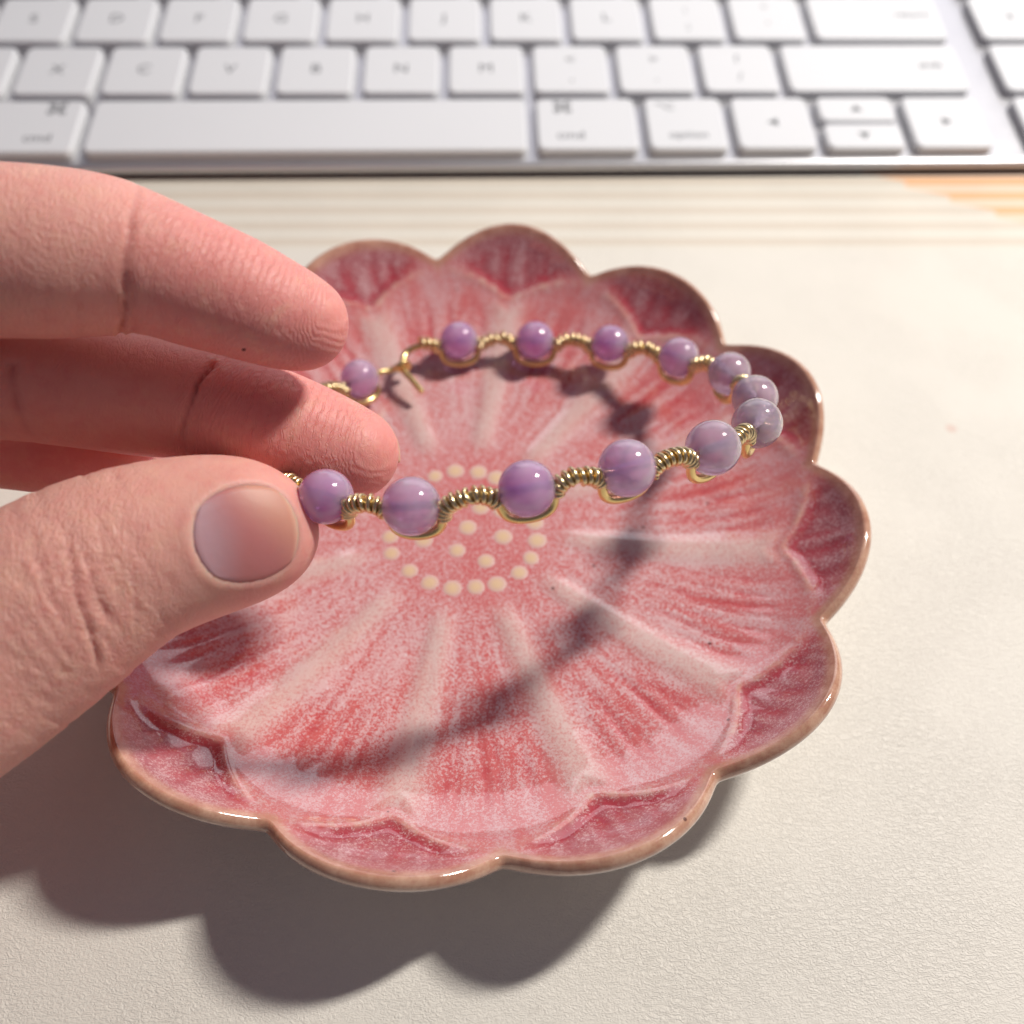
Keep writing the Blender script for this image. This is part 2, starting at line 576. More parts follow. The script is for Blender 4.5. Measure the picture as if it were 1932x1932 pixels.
def build_keyboard():
    root = empty('keyboard', KORG)
    root.rotation_euler = (KT, 0, 0)
    tag(root, 'silver keyboard with white keys lying behind the pink flower dish', 'keyboard')
    off = np.array([0, KY0, 0.0])          # keyboard frame -> local frame of the empty: subtract
    npx = 14.5 * U + 6.0
    xr = npx + 4 * U + 7
    yf, yb = -48.6, 62.0
    s, c = math.sin(KT), math.cos(KT)
    zb = lambda y: (1.1 - KORG[2] - s * (y - KY0)) / c
    # body: rounded front edge, flat plate, wedge-shaped underside
    prof = []
    r = 1.1
    top = -2.15
    for k in range(7):
        a = math.radians(180 - 90 * k / 6)
        prof.append((yf + r + r * math.cos(a), top - r + r * math.sin(a)))
    prof += [(yb, top), (yb, zb(yb)), (yf + 1.2, zb(yf + 1.2)), (yf + 0.15, zb(yf) + 0.35), (yf, zb(yf) + 0.8)]
    n = len(prof)
    V, F = [], []
    xs = [-9.0, -8.4, -7.0, xr - 1.4, xr - 0.6, xr]
    for i, x in enumerate(xs):
        sh = 0.5 if i in (0, len(xs) - 1) else 0
        for y, z in prof:
            V.append((x, y + (sh if y < yf + 1 else 0) - off[1], z - (sh * 0.5 if z > -4 else 0)))
    for i in range(len(xs) - 1):
        for j in range(n):
            k = (j + 1) % n
            F.append((i * n + j, (i + 1) * n + j, (i + 1) * n + k, i * n + k))
    F.append(tuple(range(n)))
    F.append(tuple((len(xs) - 1) * n + j for j in range(n - 1, -1, -1)))
    body = mesh('body', V, F, ALU, root, smooth=False)
    cache = {}

    def key(ux, row, wu, hu=1.0, dy=0.0, x0=0.0, name='key'):
        gap = 2.0
        w, h = wu * U - gap, hu * U - (gap if hu >= 1 else 1.3)
        kk = (round(w, 2), round(h, 2))
        if kk not in cache:
            cache[kk] = keycap_mesh(w, h)
        o = bpy.data.objects.new(name, cache[kk])
        COL.objects.link(o)
        o.parent = root
        o.location = ((x0 + (ux + wu / 2) * U) * MM, (row * U + dy - off[1]) * MM, 0)
        return o

    rows = {1: ('QWERTYUIOP', 1.5), 0: ('ASDFGHJKL', 1.75), -1: ('ZXCVBNM', 2.25)}
    for row, (txt, x0) in rows.items():
        for i, ch in enumerate(txt):
            k = key(x0 + i, row, 1)
            legend_text(ch, 4.4, k, 0, 0)
    for row, u0, pairs in ((1, 11.5, ('{[', '}]')), (0, 10.75, (':;', '"\'')), (-1, 9.25, ('<,', '>.', '?/'))):
        for i, (a, b) in enumerate(pairs):
            k = key(u0 + i, row, 1)
            legend_text(a, 4.0, k, 0, 3.0)
            legend_text(b, 4.0, k, 0, -3.4)
    k = key(0, 1, 1.5); legend_text('tab', 2.9, k, -11.5, -4.5, 'LEFT')
    k = key(13.5, 1, 1.0); legend_text('|', 3.6, k, 0, 3.0); legend_text('\\', 3.6, k, 0, -3.4)
    k = key(0, 0, 1.75); legend_text('caps lock', 2.9, k, -14, -4.5, 'LEFT')
    k = key(12.75, 0, 1.75); legend_text('return', 3.3, k, 13.0, 1.0, 'RIGHT')
    k = key(0, -1, 2.25); legend_text('shift', 3.3, k, -17.5, 0, 'LEFT')
    k = key(12.25, -1, 2.25); legend_text('shift', 3.3, k, 16.0, 0.5, 'RIGHT')
    k = key(0, -2, 1); legend_text('fn', 3.0, k, 0, -4)
    k = key(1, -2, 1); legend_text('ctrl', 3.0, k, 0, -4)
    opt = [[(-2.0, 0.9), (-0.9, 0.9), (0.7, -0.9), (2.0, -0.9)], [(0.5, 0.9), (2.0, 0.9)]]
    k = key(2, -2, 1); legend_poly(opt, k, 4.0, 5.4); legend_text('option', 2.9, k, 0, -4)
    cmd = [circle(sx * 1.25, sy * 1.25, 0.55) for sx in (-1, 1) for sy in (-1, 1)] + \
          [[(-0.7, -1.3), (-0.7, 1.3)], [(0.7, -1.3), (0.7, 1.3)], [(-1.3, -0.7), (1.3, -0.7)], [(-1.3, 0.7), (1.3, 0.7)]]
    k = key(3, -2, 1.25); legend_poly(cmd, k, 5.2, 5.6, 0.42); legend_text('cmd', 3.5, k, 3.0, -4.0)
    key(4.25, -2, 5, name='space_bar')
    k = key(9.25, -2, 1.25); legend_poly(cmd, k, -5.0, 5.4, 0.42); legend_text('cmd', 3.5, k, -3.6, -4.0)
    k = key(10.5, -2, 1); legend_poly(opt, k, -4.0, 5.4); legend_text('option', 3.2, k, 0.2, -4.0)
    t = 1.25
    k = key(11.5, -2, 1); legend_poly([[(-t, 0), (t * 0.8, -t), (t * 0.8, t)]], k, 0, 0, 0)
    k = key(12.5, -2, 1, 0.5, 4.45); legend_poly([[(-t, -t * .7), (t, -t * .7), (0, t * .9)]], k, 0, 0, 0)
    k = key(12.5, -2, 1, 0.5, -4.45); legend_poly([[(t, t * .7), (-t, t * .7), (0, -t * .9)]], k, 0, 0, 0)
    k = key(13.5, -2, 1); legend_poly([[(t, 0), (-t * 0.8, t), (-t * 0.8, -t)]], k, 0, 0, 0)
    for row, txt in ((1, '789'), (0, '456'), (-1, '123')):
        for i, ch in enumerate(txt):
            k = key(i, row, 1, x0=npx)
            legend_text(ch, 4.4, k, 0, 0)
    k = key(0, -2, 2, x0=npx); legend_text('0', 4.4, k, 0, 0)
    k = key(2, -2, 1, x0=npx); legend_text('.', 4.4, k, 0, 0)
    k = key(3, 1, 1, x0=npx); legend_text('-', 4.4, k, 0, 0)
    k = key(3, 0, 1, x0=npx); legend_text('+', 4.4, k, 0, 0)
    k = key(3, -1.5, 1, 2.0, x0=npx); legend_text('enter', 3.2, k, 0, 0)


build_keyboard()

# ------------------------------------------------------------------ the flower dish
NA = 720
R_NOTCH, R_TIP = 52.7, 56.6
A_RIB = math.radians(80.0)


def sstep(x, a, b):
    t = np.clip((x - a) / (b - a), 0, 1)
    return t * t * (3 - 2 * t)


PR = np.array([0, 12, 20, 28, 36, 43, 47.5, 51.2, 55, 60.0])
PZ = np.array([5.2, 5.2, 5.3, 5.6, 6.5, 8.2, 10.3, 13.0, 17.2, 23.5])
_rr = np.linspace(0, 62, 621)
_zz = np.interp(_rr, PR, PZ)
for _ in range(2):
    _zz = np.convolve(np.pad(_zz, 12, mode='edge'), np.ones(25) / 25, 'valid')


def dish_prof(r):
    return np.interp(r, _rr, _zz)


def dish_shape(a):
    """petal coordinate and the two scalloped outlines at angle a"""
    u = ((a - A_RIB) / (math.pi / 6) + 0.5) % 1.0 - 0.5            # 0 at a rib, +-0.5 at an inner petal's middle
    idx = np.floor((a - A_RIB) / (math.pi / 6) + 0.5).astype(int) % 12
    jit = np.array([0.3, -0.5, 0.4, 0.0, -0.3, 0.5, -0.4, 0.2, 0.4, -0.2, 0.1, -0.4])
    lob = np.abs(np.cos(math.pi * u))                              # 1 at outer lobe tip, 0 at outer notch
    soft = (np.sqrt(lob ** 2 + 0.02) - 0.1414) / (math.sqrt(1.02) - 0.1414)
    Ro = R_NOTCH + (R_TIP - R_NOTCH + jit[idx] * lob) * soft ** 0.78
    inn = np.abs(np.sin(math.pi * u))                              # 1 at inner petal tip
    softi = (np.sqrt(inn ** 2 + 0.012) - 0.1095) / (math.sqrt(1.012) - 0.1095)
    Ri = 46.4 + (50.6 - 46.4) * softi ** 0.85
    return u, idx, Ro, Ri


def dish_height(r, a, full=False):
    u, idx, Ro, Ri = dish_shape(a)
    arc = u * (math.pi / 6) * np.maximum(r, 1)
    z = dish_prof(r)
    inner = r <= Ri
    # raised ribs between the inner petals
    rw = 0.9 + 0.042 * r
    rib = np.exp(-(np.abs(arc) / rw) ** 2.6) * sstep(r, 13, 19) * (1 - sstep(r, Ri - 3.5, Ri - 0.5))
    z = z + 0.45 * rib * inner
    # pressed veins fanning through the petals
    pc = (np.abs(u) - 0.5) * np.where(u > 0, 1, -1)                # 0 in the petal's middle
    v = np.zeros_like(r)
    for k, s0 in ((-0.30, 36), (-0.19, 31), (-0.06, 34), (0.08, 30), (0.20, 35), (0.31, 37)):
        h = np.sin(idx * 12.9898 + k * 78.2) * 43758.5453
        h = (h - np.floor(h))
        kk = k + (h - 0.5) * 0.09 + 0.012 * np.sin(r * 0.35 + 9 * h)
        w = (0.52 + 0.30 * h)
        d = (pc - kk * (0.80 + 0.20 * r / 50)) * (math.pi / 6) * np.maximum(r, 1)
        v = np.maximum(v, np.exp(-(d / w) ** 2) * sstep(r, s0 - 9 + 5 * h, s0 + 9) * (1 - sstep(r, Ri - 7 - 6 * h, Ri - 2.2)) * (0.45 + 0.65 * h))
    v = v * inner
    for k in (-0.24, -0.08, 0.08, 0.24):
        h = np.sin((idx + 31) * 12.9898 + k * 178.2) * 43758.5453
        h = h - np.floor(h)
        d = (u - k * 0.85 - (h - 0.5) * 0.04) * (math.pi / 6) * r
        v2 = np.exp(-(d / (0.8 + 0.4 * h)) ** 2) * sstep(r, Ri + 0.3, Ri + 1.5) * (1 - sstep(r, Ro - 4.6, Ro - 2.4)) * (0.6 + 0.5 * h)
        v = np.where(inner, v, np.maximum(v, v2))
    z = z - 0.17 * v
    # the inner petals' raised lip and the step down to the outer petals
    dr = r - Ri
    live = 1 - 0.55 * sstep(np.abs(pc), 0.0, 0.12) * 0
    lip = np.exp(-((dr + 0.5) / 0.75) ** 2)
    room = sstep(Ro - Ri, 2.2, 7.0)
    z = z + 0.15 * lip * (0.16 + 0.84 * room) - 0.5 * room * sstep(dr, -0.6, 1.8) * (1 - sstep(r, Ro - 3.8, Ro - 1.2))
    if not full:
        return z
    edge = np.exp(-((dr + 0.3) / 0.7) ** 2) * (0.40 + 0.60 * sstep(np.abs(pc), 0.06, 0.3))
    pool = room * np.exp(-((dr - 1.1) / 1.1) ** 2) * (1 - sstep(r, Ro - 4, Ro - 2))
    rim = sstep(r, Ro - 2.7, Ro - 1.5) * 0.9
    spk = (0.55 + 0.45 * sstep(r, 8, 20)) * (1 - 0.6 * sstep(r, 32, 48)) * (0.88 + 0.12 * np.cos(3 * a + 1.0))
    film = 0.62 * sstep(r, 35, 50) * (1 - 0.25 * np.abs(np.cos(math.pi * u)))
    film = np.where(inner, film, np.maximum(0.5 * sstep(dr, 0.9, 2.6), film * (1 - room)))
    return z, dict(rib=np.clip(rib * inner, 0, 1), edge=edge, vein=np.clip(np.maximum(v * np.where(inner, 1, room), pool * 0.8), 0, 1), rim=rim, spk=spk,
                   outer=(~inner) * room, film=np.clip(film, 0, 1), under=np.zeros_like(r), pa=a * 30.0, pr=r + 0 * a)


def build_dish():
    root = empty('flower_dish', (0, 0, 0))
    tag(root, 'pink speckled ceramic dish shaped like a flower under the held bracelet', 'dish')
    A = np.linspace(0, 2 * np.pi, NA, endpoint=False) - math.radians(195)     # the seam lies under the hand
    _, _, Ro, Ri = dish_shape(A)
    rows, att = [], []
    rt = 1.2                                                        # rim roundness

    def add(r, z, d):
        rows.append(np.c_[r * np.cos(A), r * np.sin(A), z])
        att.append(d)

    n1, n2 = 150, 46
    for i in range(1, n1 + 1):
        r = Ri * (i / n1) ** 0.92
        add(r, *dish_height(r, A, True))
    for i in range(1, n2 + 1):
        r = Ri + (Ro - rt - Ri) * (i / n2)
        add(r, *dish_height(r, A, True))
    ztop = dish_height(Ro - rt, A)
    zero = np.zeros(NA)
    for k in range(1, 11):
        t = math.radians(90 - 18 * k * 1.02)
        r = Ro - rt + rt * math.cos(t)
        z = ztop - rt + rt * math.sin(t) + 0.0
        under = sstep(np.full(NA, float(k)), 3.6, 6.5)
        add(r, z, dict(rib=zero, edge=zero, vein=zero, rim=np.ones(NA), spk=zero, outer=zero + 1, film=zero, under=under, pa=A * 30.0, pr=Ro))
    zr = ztop - 2 * rt
    one = dict(rib=zero, edge=zero, vein=zero, rim=zero, spk=zero, outer=zero, film=zero, under=zero + 1, pa=A * 30.0, pr=Ro)
    for k in range(1, 25):
        t = k / 24
        r = (Ro - rt) * (1 - t) + 30.0 * t
        z = dish_prof(r) - 3.0 - 0.9 * t + 0.2 * np.sin(np.pi * t)
        w = sstep(np.full(NA, t), 0, 0.25)
        add(r, np.maximum(zr * (1 - w) + z * w, 1.2), one)
    for r, z in ((29.0, 0.25), (28.2, 0.0), (26.2, 0.0), (25.4, 0.5), (24.5, 1.6)):
        add(np.full(NA, r), np.full(NA, z), one)
    V = np.concatenate([[[0, 0, 5.2]]] + rows + [[[0, 0, 1.9]]])
    F = []
    idx = np.arange(NA)
    nx = (idx + 1) % NA
    F += [(0, 1 + i, 1 + j) for i, j in zip(idx.tolist(), nx.tolist())]
    for k in range(len(rows) - 1):
        b0, b1 = 1 + k * NA, 1 + (k + 1) * NA
        F += np.c_[b0 + idx, b1 + idx, b1 + nx, b0 + nx].tolist()
    last = 1 + (len(rows) - 1) * NA
    end = len(V) - 1
    F += [(end, last + j, last + i) for i, j in zip(idx.tolist(), nx.tolist())]
    at0 = {k: np.r_[float(att[0][k][0]), np.concatenate([d[k] for d in att]), float(one[k][0])] for k in att[0]}
    mesh('bowl', V, F, GLAZE, root, attrs=at0)
    # the raised cream dots in the middle
    px = [(350, 880), (360, 1015), (505, 1155), (668, 1250), (850, 1295), (1040, 1285), (1210, 1262), (1390, 1170), (1485, 1052),
          (1535, 910), (1515, 765), (712, 392), (875, 350), (1060, 360), (1205, 405), (975, 805), (1260, 880), (890, 990),
          (1122, 1075), (620, 905), (1080, 640)]
    pts = [at_z((1300 + x * 0.46584) / 1.98758, (1600 + y * 0.46584) / 1.98758, 5.4)[:2] for x, y in px]
    for deg in (22, 42, 133, 151, 170):
        pts.append((10.9 * math.cos(math.radians(deg)), 10.9 * math.sin(math.radians(deg))))
    pts += [(-2.6, 3.4), (5.6, 2.6), (-4.6, 1.2)]
    V0, F0 = [(0, 0, 0.11)], []
    nr, ns = 5, 18
    for i in range(1, nr + 1):
        t = i / nr
        for j in range(ns):
            an = 2 * math.pi * j / ns
            V0.append((1.6 * t * math.cos(an), 1.6 * t * math.sin(an), 0.11 * (1 - t ** 2.0) - 0.06 * (i == nr)))
    for j in range(ns):
        F0.append((0, 1 + j, 1 + (j + 1) % ns))
        for i in range(nr - 1):
            b0, b1 = 1 + i * ns, 1 + (i + 1) * ns
            F0.append((b0 + j, b1 + j, b1 + (j + 1) % ns, b0 + (j + 1) % ns))
    mid = [1.0] + [1 - i / nr for i in range(1, nr + 1) for _ in range(ns)]
    first = None
    for x, y in pts:
        z = float(dish_height(np.array([math.hypot(x, y)]), np.array([math.atan2(y, x)]))[0])
        if first is None:
            o = first = mesh('dot', V0, F0, CREAM, root, attrs={'mid': mid})
        else:
            o = first.copy()
            COL.objects.link(o)
        s = 0.92 + 0.22 * random.random()
        o.location = (x * MM, y * MM, (z - 0.02) * MM)
        o.scale = (s, s * (0.94 + 0.1 * random.random()), 1)
        o.rotation_euler = (0, 0, random.random() * 6)


build_dish()

# ------------------------------------------------------------------ the bracelet
BN = np.array([-0.06435, 0.49557, 0.86618])
BEAD_R = 3.1


def bracelet_nodes():
    bx = [(615, 937), (776, 955), (994, 922), (1183, 883), (1345, 845), (1428, 799), (1424, 751), (1376, 705), (1281, 674),
          (1151.5, 648), (1010, 642), (866, 642)]
    zz = [105.4, 101.2, 100.4, 102.6, 108.6, 118.0, 129.4, 140.5, 150.3, 157.2, 160.6, 160.6]
    front = [at(x, y, z) for (x, y), z in zip(bx, zz)]
    hid = [at(546, 768, 143), at(492, 804, 134), at(474, 842, 124), at(508, 888, 114)]
    b13 = at(679, 714, 154.5)
    return np.array([at(770, 690, 158)] + [b13] + hid + front + [at(730, 660, 158.5)])


def build_bracelet():
    N = bracelet_nodes()
    nb = len(N) - 2
    cen = N[1:-1].mean(0)
    base = cen.copy()
    base[2] = N[:, 2].min()
    root = empty('bracelet', base)
    tag(root, 'gold wire bracelet with round lilac stone beads held over the dish', 'bracelet')
    STEP = 60
    Cv = catmull(N, STEP)                                 # bead k (0-based) sits at index (k+1)*STEP
    Tg = np.gradient(Cv, axis=0)
    Tg /= np.linalg.norm(Tg, axis=1)[:, None]
    par = np.arange(len(Cv)) / STEP - 1.0

    def frame(i):
        n = BN - Tg[i] * (BN @ Tg[i])
        n /= np.linalg.norm(n)
        inw = cen - Cv[i]
        inw -= Tg[i] * (inw @ Tg[i]) + n * (inw @ n)
        inw /= np.linalg.norm(inw)
        return n, inw

    g = math.radians(13)
    wob = rng.normal(0, 0.16, 40)
    W = []
    for i in range(len(Cv)):
        n, inw = frame(i)
        t = par[i]
        dep = (1 + math.cos(2 * math.pi * t)) / 2
        k = int(round(t))
        A = 3.85 * dep ** 0.95 - (0.25 + wob[k % 40]) * (1 - dep)
        W.append(Cv[i] - A * math.cos(g) * n + A * math.sin(g) * inw + Tg[i] * 0.75 * math.sin(4 * math.pi * t))
    W = np.array(W)
    i0 = int((1 - 0.42) * STEP)
    i1 = int((nb + 0.52) * STEP)
    V, F = tube(W[i0:i1:2], 0.56, 12)
    mesh('wave_wire', V, F, GOLD, root, base)
    # beads: a drilled sphere turned round its hole
    pr = []
    rh = 0.42
    a0 = math.asin(rh / BEAD_R)
    ns = 30
    for k in range(ns + 1):
        a = a0 + (math.pi - 2 * a0) * k / ns
        pr.append((BEAD_R * math.sin(a), BEAD_R * math.cos(a)))
    zt = BEAD_R * math.cos(a0)
    pr += [(rh * 0.96, -zt + 0.25), (rh * 0.96, zt - 0.25)]
    sg = 40
    V, F = [], []
    for r, z in pr:
        for j in range(sg):
            an = 2 * math.pi * j / sg
            V.append((r * math.cos(an), r * math.sin(an), z))
    m = len(pr)
    for i in range(m):
        for j in range(sg):
            k = (j + 1) % sg
            b = (i + 1) % m
            F.append((i * sg + j, b * sg + j, b * sg + k, i * sg + k))
    V = np.array(V)
    metas = []
    for mt in BEADS:
        me = bpy.data.meshes.new('bead')
        me.from_pydata((V * MM).tolist(), [], F)
        me.materials.append(mt)
        me.polygons.foreach_set('use_smooth', [True] * len(F))
        metas.append(me)
    look = {5: 1, 6: 0, 7: 1, 8: 0, 9: 2, 10: 2, 11: 2, 12: 2, 13: 0, 14: 1, 15: 1, 16: 1, 0: 0}
    for k in range(nb):
        i = (k + 1) * STEP
        o = bpy.data.objects.new('bead', metas[look.get(k, 0)])
        COL.objects.link(o)
        o.parent = root
        o.location = Vector((Cv[i] - base) * MM)
        tl = Tg[i] + np.array([rng.normal(0, 0.10), rng.normal(0, 0.10), rng.normal(0, 0.10)])
        q = Vector(tl).to_track_quat('Z', 'Y')
        o.rotation_mode = 'QUATERNION'
        o.rotation_quaternion = q
        s = 1 + rng.normal(0, 0.012)
        o.scale = (s, s, s)
    # coils wound round each crest, and the thin wire that runs on through the beads
    for k in range(nb):
        lo, hi = k + 0.29 + rng.normal(0, 0.012), k + 0.71 + rng.normal(0, 0.012)
        if k == nb - 1:
            hi = k + 0.52
        ja, jb = (lo + 1) * STEP, (hi + 1) * STEP
        jj = np.linspace(ja, jb, 200)
        P = np.array([np.interp(jj, np.arange(len(W)), W[:, c]) for c in range(3)]).T
        L = np.linalg.norm(np.diff(P, axis=0), axis=1).sum()
        far = k < 3 or k > 11                                # the links at the back are wound looser
        turns = max(4, round(L / (0.78 if far else 0.61)))
        cr = 0.34 if far else 0.28
        m_ = turns * 20
        jj = np.linspace(ja, jb, m_)
        P = np.array([np.interp(jj, np.arange(len(W)), W[:, c]) for c in range(3)]).T
        T = np.gradient(P, axis=0)
        T /= np.linalg.norm(T, axis=1)[:, None]
        ph = rng.random() * 6
        H = []
        for q in range(m_):
            i = min(int(jj[q]), len(Cv) - 1)
            n, _ = frame(i)
            n = n - T[q] * (n @ T[q])
            n /= np.linalg.norm(n)
            bb = np.cross(T[q], n)
            an = ph + 2 * math.pi * turns * q / m_
            rr = 0.56 + cr - 0.02 + 0.03 * math.sin(3.1 * q / 20 + k)
            H.append(P[q] + rr * (math.cos(an) * n + math.sin(an) * bb))
        V, F = tube(np.array(H), cr, 8)
        mesh('coil', V, F, GOLD2, root, base)
    for k in range(nb):
        i = (k + 1) * STEP
        a, b = i - int(0.31 * STEP), i + int(0.31 * STEP)
        n, inw = frame(i)
        pa, pb = W[max(a, 0)] - inw * 0.75, W[min(b, len(W) - 1)] - inw * 0.75
        ca, cb = Cv[i] - Tg[i] * 3.5, Cv[i] + Tg[i] * 3.5
        P = catmull([pa, ca, Cv[i] - Tg[i] * 1.5, Cv[i] + Tg[i] * 1.5, cb, pb], 6)
        V, F = tube(P, 0.21, 8)
        mesh('binding_wire', V, F, GOLD2, root, base)
    # hook clasp at the back
    e1 = W[i1 - 1]
    px = [(768, 664, 159.5), (760, 684, 158.5), (764, 702, 157.5), (775, 714, 156.8), (790, 732, 156.2), (797, 740, 156)]
    P = catmull([e1] + [at(*q) for q in px], 8)
    V, F = tube(P, np.linspace(0.56, 0.48, len(P)), 10)
    mesh('hook', V, F, GOLD, root, base)
    e0 = W[i0]
    ring_c = at(760, 690, 158.0)
    P = catmull([e0, at(738, 698, 157.2), at(752, 690, 157.0), at(764, 682, 157.4), at(772, 690, 158.6), at(762, 698, 159.2), at(748, 696, 158.6)], 8)
    V, F = tube(P, 0.46, 10)
    mesh('eye_loop', V, F, GOLD, root, base)


build_bracelet()

# ------------------------------------------------------------------ the hand
def stations(L):
    """rows of (picture x, y, depth, radius in picture units) -> dense rows of (x, y, z, r) in millimetres"""
    rows = []
    for x, y, Z, r in L:
        rows.append(np.r_[at(x, y, Z), r * Z / (FR * PS)])
    return catmull(np.array(rows), 5)


CHAINS = {
    'upper': [(567, 609, 105.5, 91), (540, 599, 105, 99), (500, 583, 104, 106), (440, 558, 103, 115), (370, 533, 102, 122),
              (300, 507, 101, 128), (238, 489, 100.5, 137), (180, 482, 100, 150), (90, 478, 99, 159), (-40, 474, 98, 163),
              (-180, 478, 98, 172), (-330, 520, 101, 170), (-560, 600, 106, 172), (-760, 680, 110, 180)],
    'second': [(666, 855, 116.5, 87), (640, 847, 116.5, 94), (590, 831, 116, 103), (520, 807, 115.5, 110), (440, 783, 115, 114),
               (352, 757, 114.5, 112), (260, 742, 114, 118), (140, 722, 113, 122), (0, 706, 112, 124), (-140, 706, 112, 132),
               (-330, 740, 113, 140), (-560, 800, 114, 152), (-780, 850, 115, 165)],
    'third': [(225, 842, 123, 60), (180, 842, 123, 78), (105, 842, 122, 90), (20, 830, 121, 94), (-120, 815, 121, 100),
              (-330, 850, 126, 110), (-600, 930, 123, 130), (-800, 980, 121, 140)],
    'thumb': [(525, 1010, 106.5, 66), (508, 1008, 106.5, 90), (480, 1005, 106, 120), (440, 1004, 105.5, 142), (385, 1012, 105, 154),
              (310, 1030, 104, 164), (235, 1056, 103, 174), (160, 1095, 102, 188), (85, 1145, 101, 200), (0, 1205, 100, 208),
              (-110, 1285, 98, 212), (-260, 1370, 97, 225), (-450, 1400, 99, 250), (-700, 1330, 106, 270)],
}
PALM = [((-760, 690, 110, 200), (-1150, 1000, 118, 250)), ((-780, 850, 114, 200), (-1150, 1030, 118, 260)),
        ((-780, 980, 118, 180), (-1150, 1060, 120, 250)), ((-700, 1330, 106, 260), (-1150, 1080, 118, 260)),
        ((-780, 1100, 112, 230), (-1150, 1040, 118, 260)), ((-1150, 1040, 118, 260), (-1900, 1300, 125, 300))]


def surface_nets(D, org, h):
    """naive surface nets on a scalar grid; returns V (mm), quads"""
    S = D < 0
    nx, ny, nz = D.shape
    c = [D[i:nx - 1 + i, j:ny - 1 + j, k:nz - 1 + k] for i in (0, 1) for j in (0, 1) for k in (0, 1)]
    neg = sum((x < 0).astype(np.int8) for x in c)
    act = (neg > 0) & (neg < 8)
    ids = np.full(act.shape, -1, np.int64)
    I, J, K = np.nonzero(act)
    ids[I, J, K] = np.arange(len(I))
    acc = np.zeros((len(I), 3))
    cnt = np.zeros(len(I))
    cor = [(i, j, k) for i in (0, 1) for j in (0, 1) for k in (0, 1)]
    cv = [x[I, J, K] for x in c]
    for a in range(8):
        for b in range(a + 1, 8):
            d = np.array(cor[b]) - np.array(cor[a])
            if np.abs(d).sum() != 1:
                continue
            va, vb = cv[a], cv[b]
            m = (va < 0) != (vb < 0)
            t = np.where(m, va / (va - vb + 1e-12), 0)
            p = np.array(cor[a])[None, :] + t[:, None] * d[None, :]
            acc[m] += p[m]
            cnt[m] += 1
    V = (np.c_[I, J, K] + acc / cnt[:, None]) * h + org
    Q = []
    for ax in range(3):
        s0 = [slice(None)] * 3
        s1 = [slice(None)] * 3
        s0[ax] = slice(0, -1)
        s1[ax] = slice(1, None)
        A, B = S[tuple(s0)], S[tuple(s1)]
        E = np.argwhere(A != B)
        o1, o2 = [x for x in range(3) if x != ax]
        E = E[(E[:, o1] > 0) & (E[:, o2] > 0) & (E[:, o1] < D.shape[o1] - 1) & (E[:, o2] < D.shape[o2] - 1)]
        e1 = np.zeros(3, int); e1[o1] = 1
        e2 = np.zeros(3, int); e2[o2] = 1
        q = [ids[tuple((E - x).T)] for x in (e1 + e2, e2, 0 * e1, e1)]
        q = np.stack(q, 1)
        fl = A[tuple(E.T)]
        if ax == 1:
            fl = ~fl
        q[~fl] = q[~fl][:, ::-1]
        Q.append(q)
    return V, np.concatenate(Q)


def poly_dist(x, y, P):
    """distance (picture units) from points to a polyline, and position along it 0..1"""
    best = np.full(len(x), 1e9)
    pos = np.zeros(len(x))
    P = np.asarray(P, float)
    n = len(P) - 1
    for i in range(n):
        a, b = P[i], P[i + 1]
        d = b - a
        t = np.clip(((x - a[0]) * d[0] + (y - a[1]) * d[1]) / (d @ d), 0, 1)
        q = np.hypot(x - a[0] - t * d[0], y - a[1] - t * d[1])
        m = q < best
        best[m] = q[m]
        pos[m] = ((i + t) / n)[m]
    return best, pos


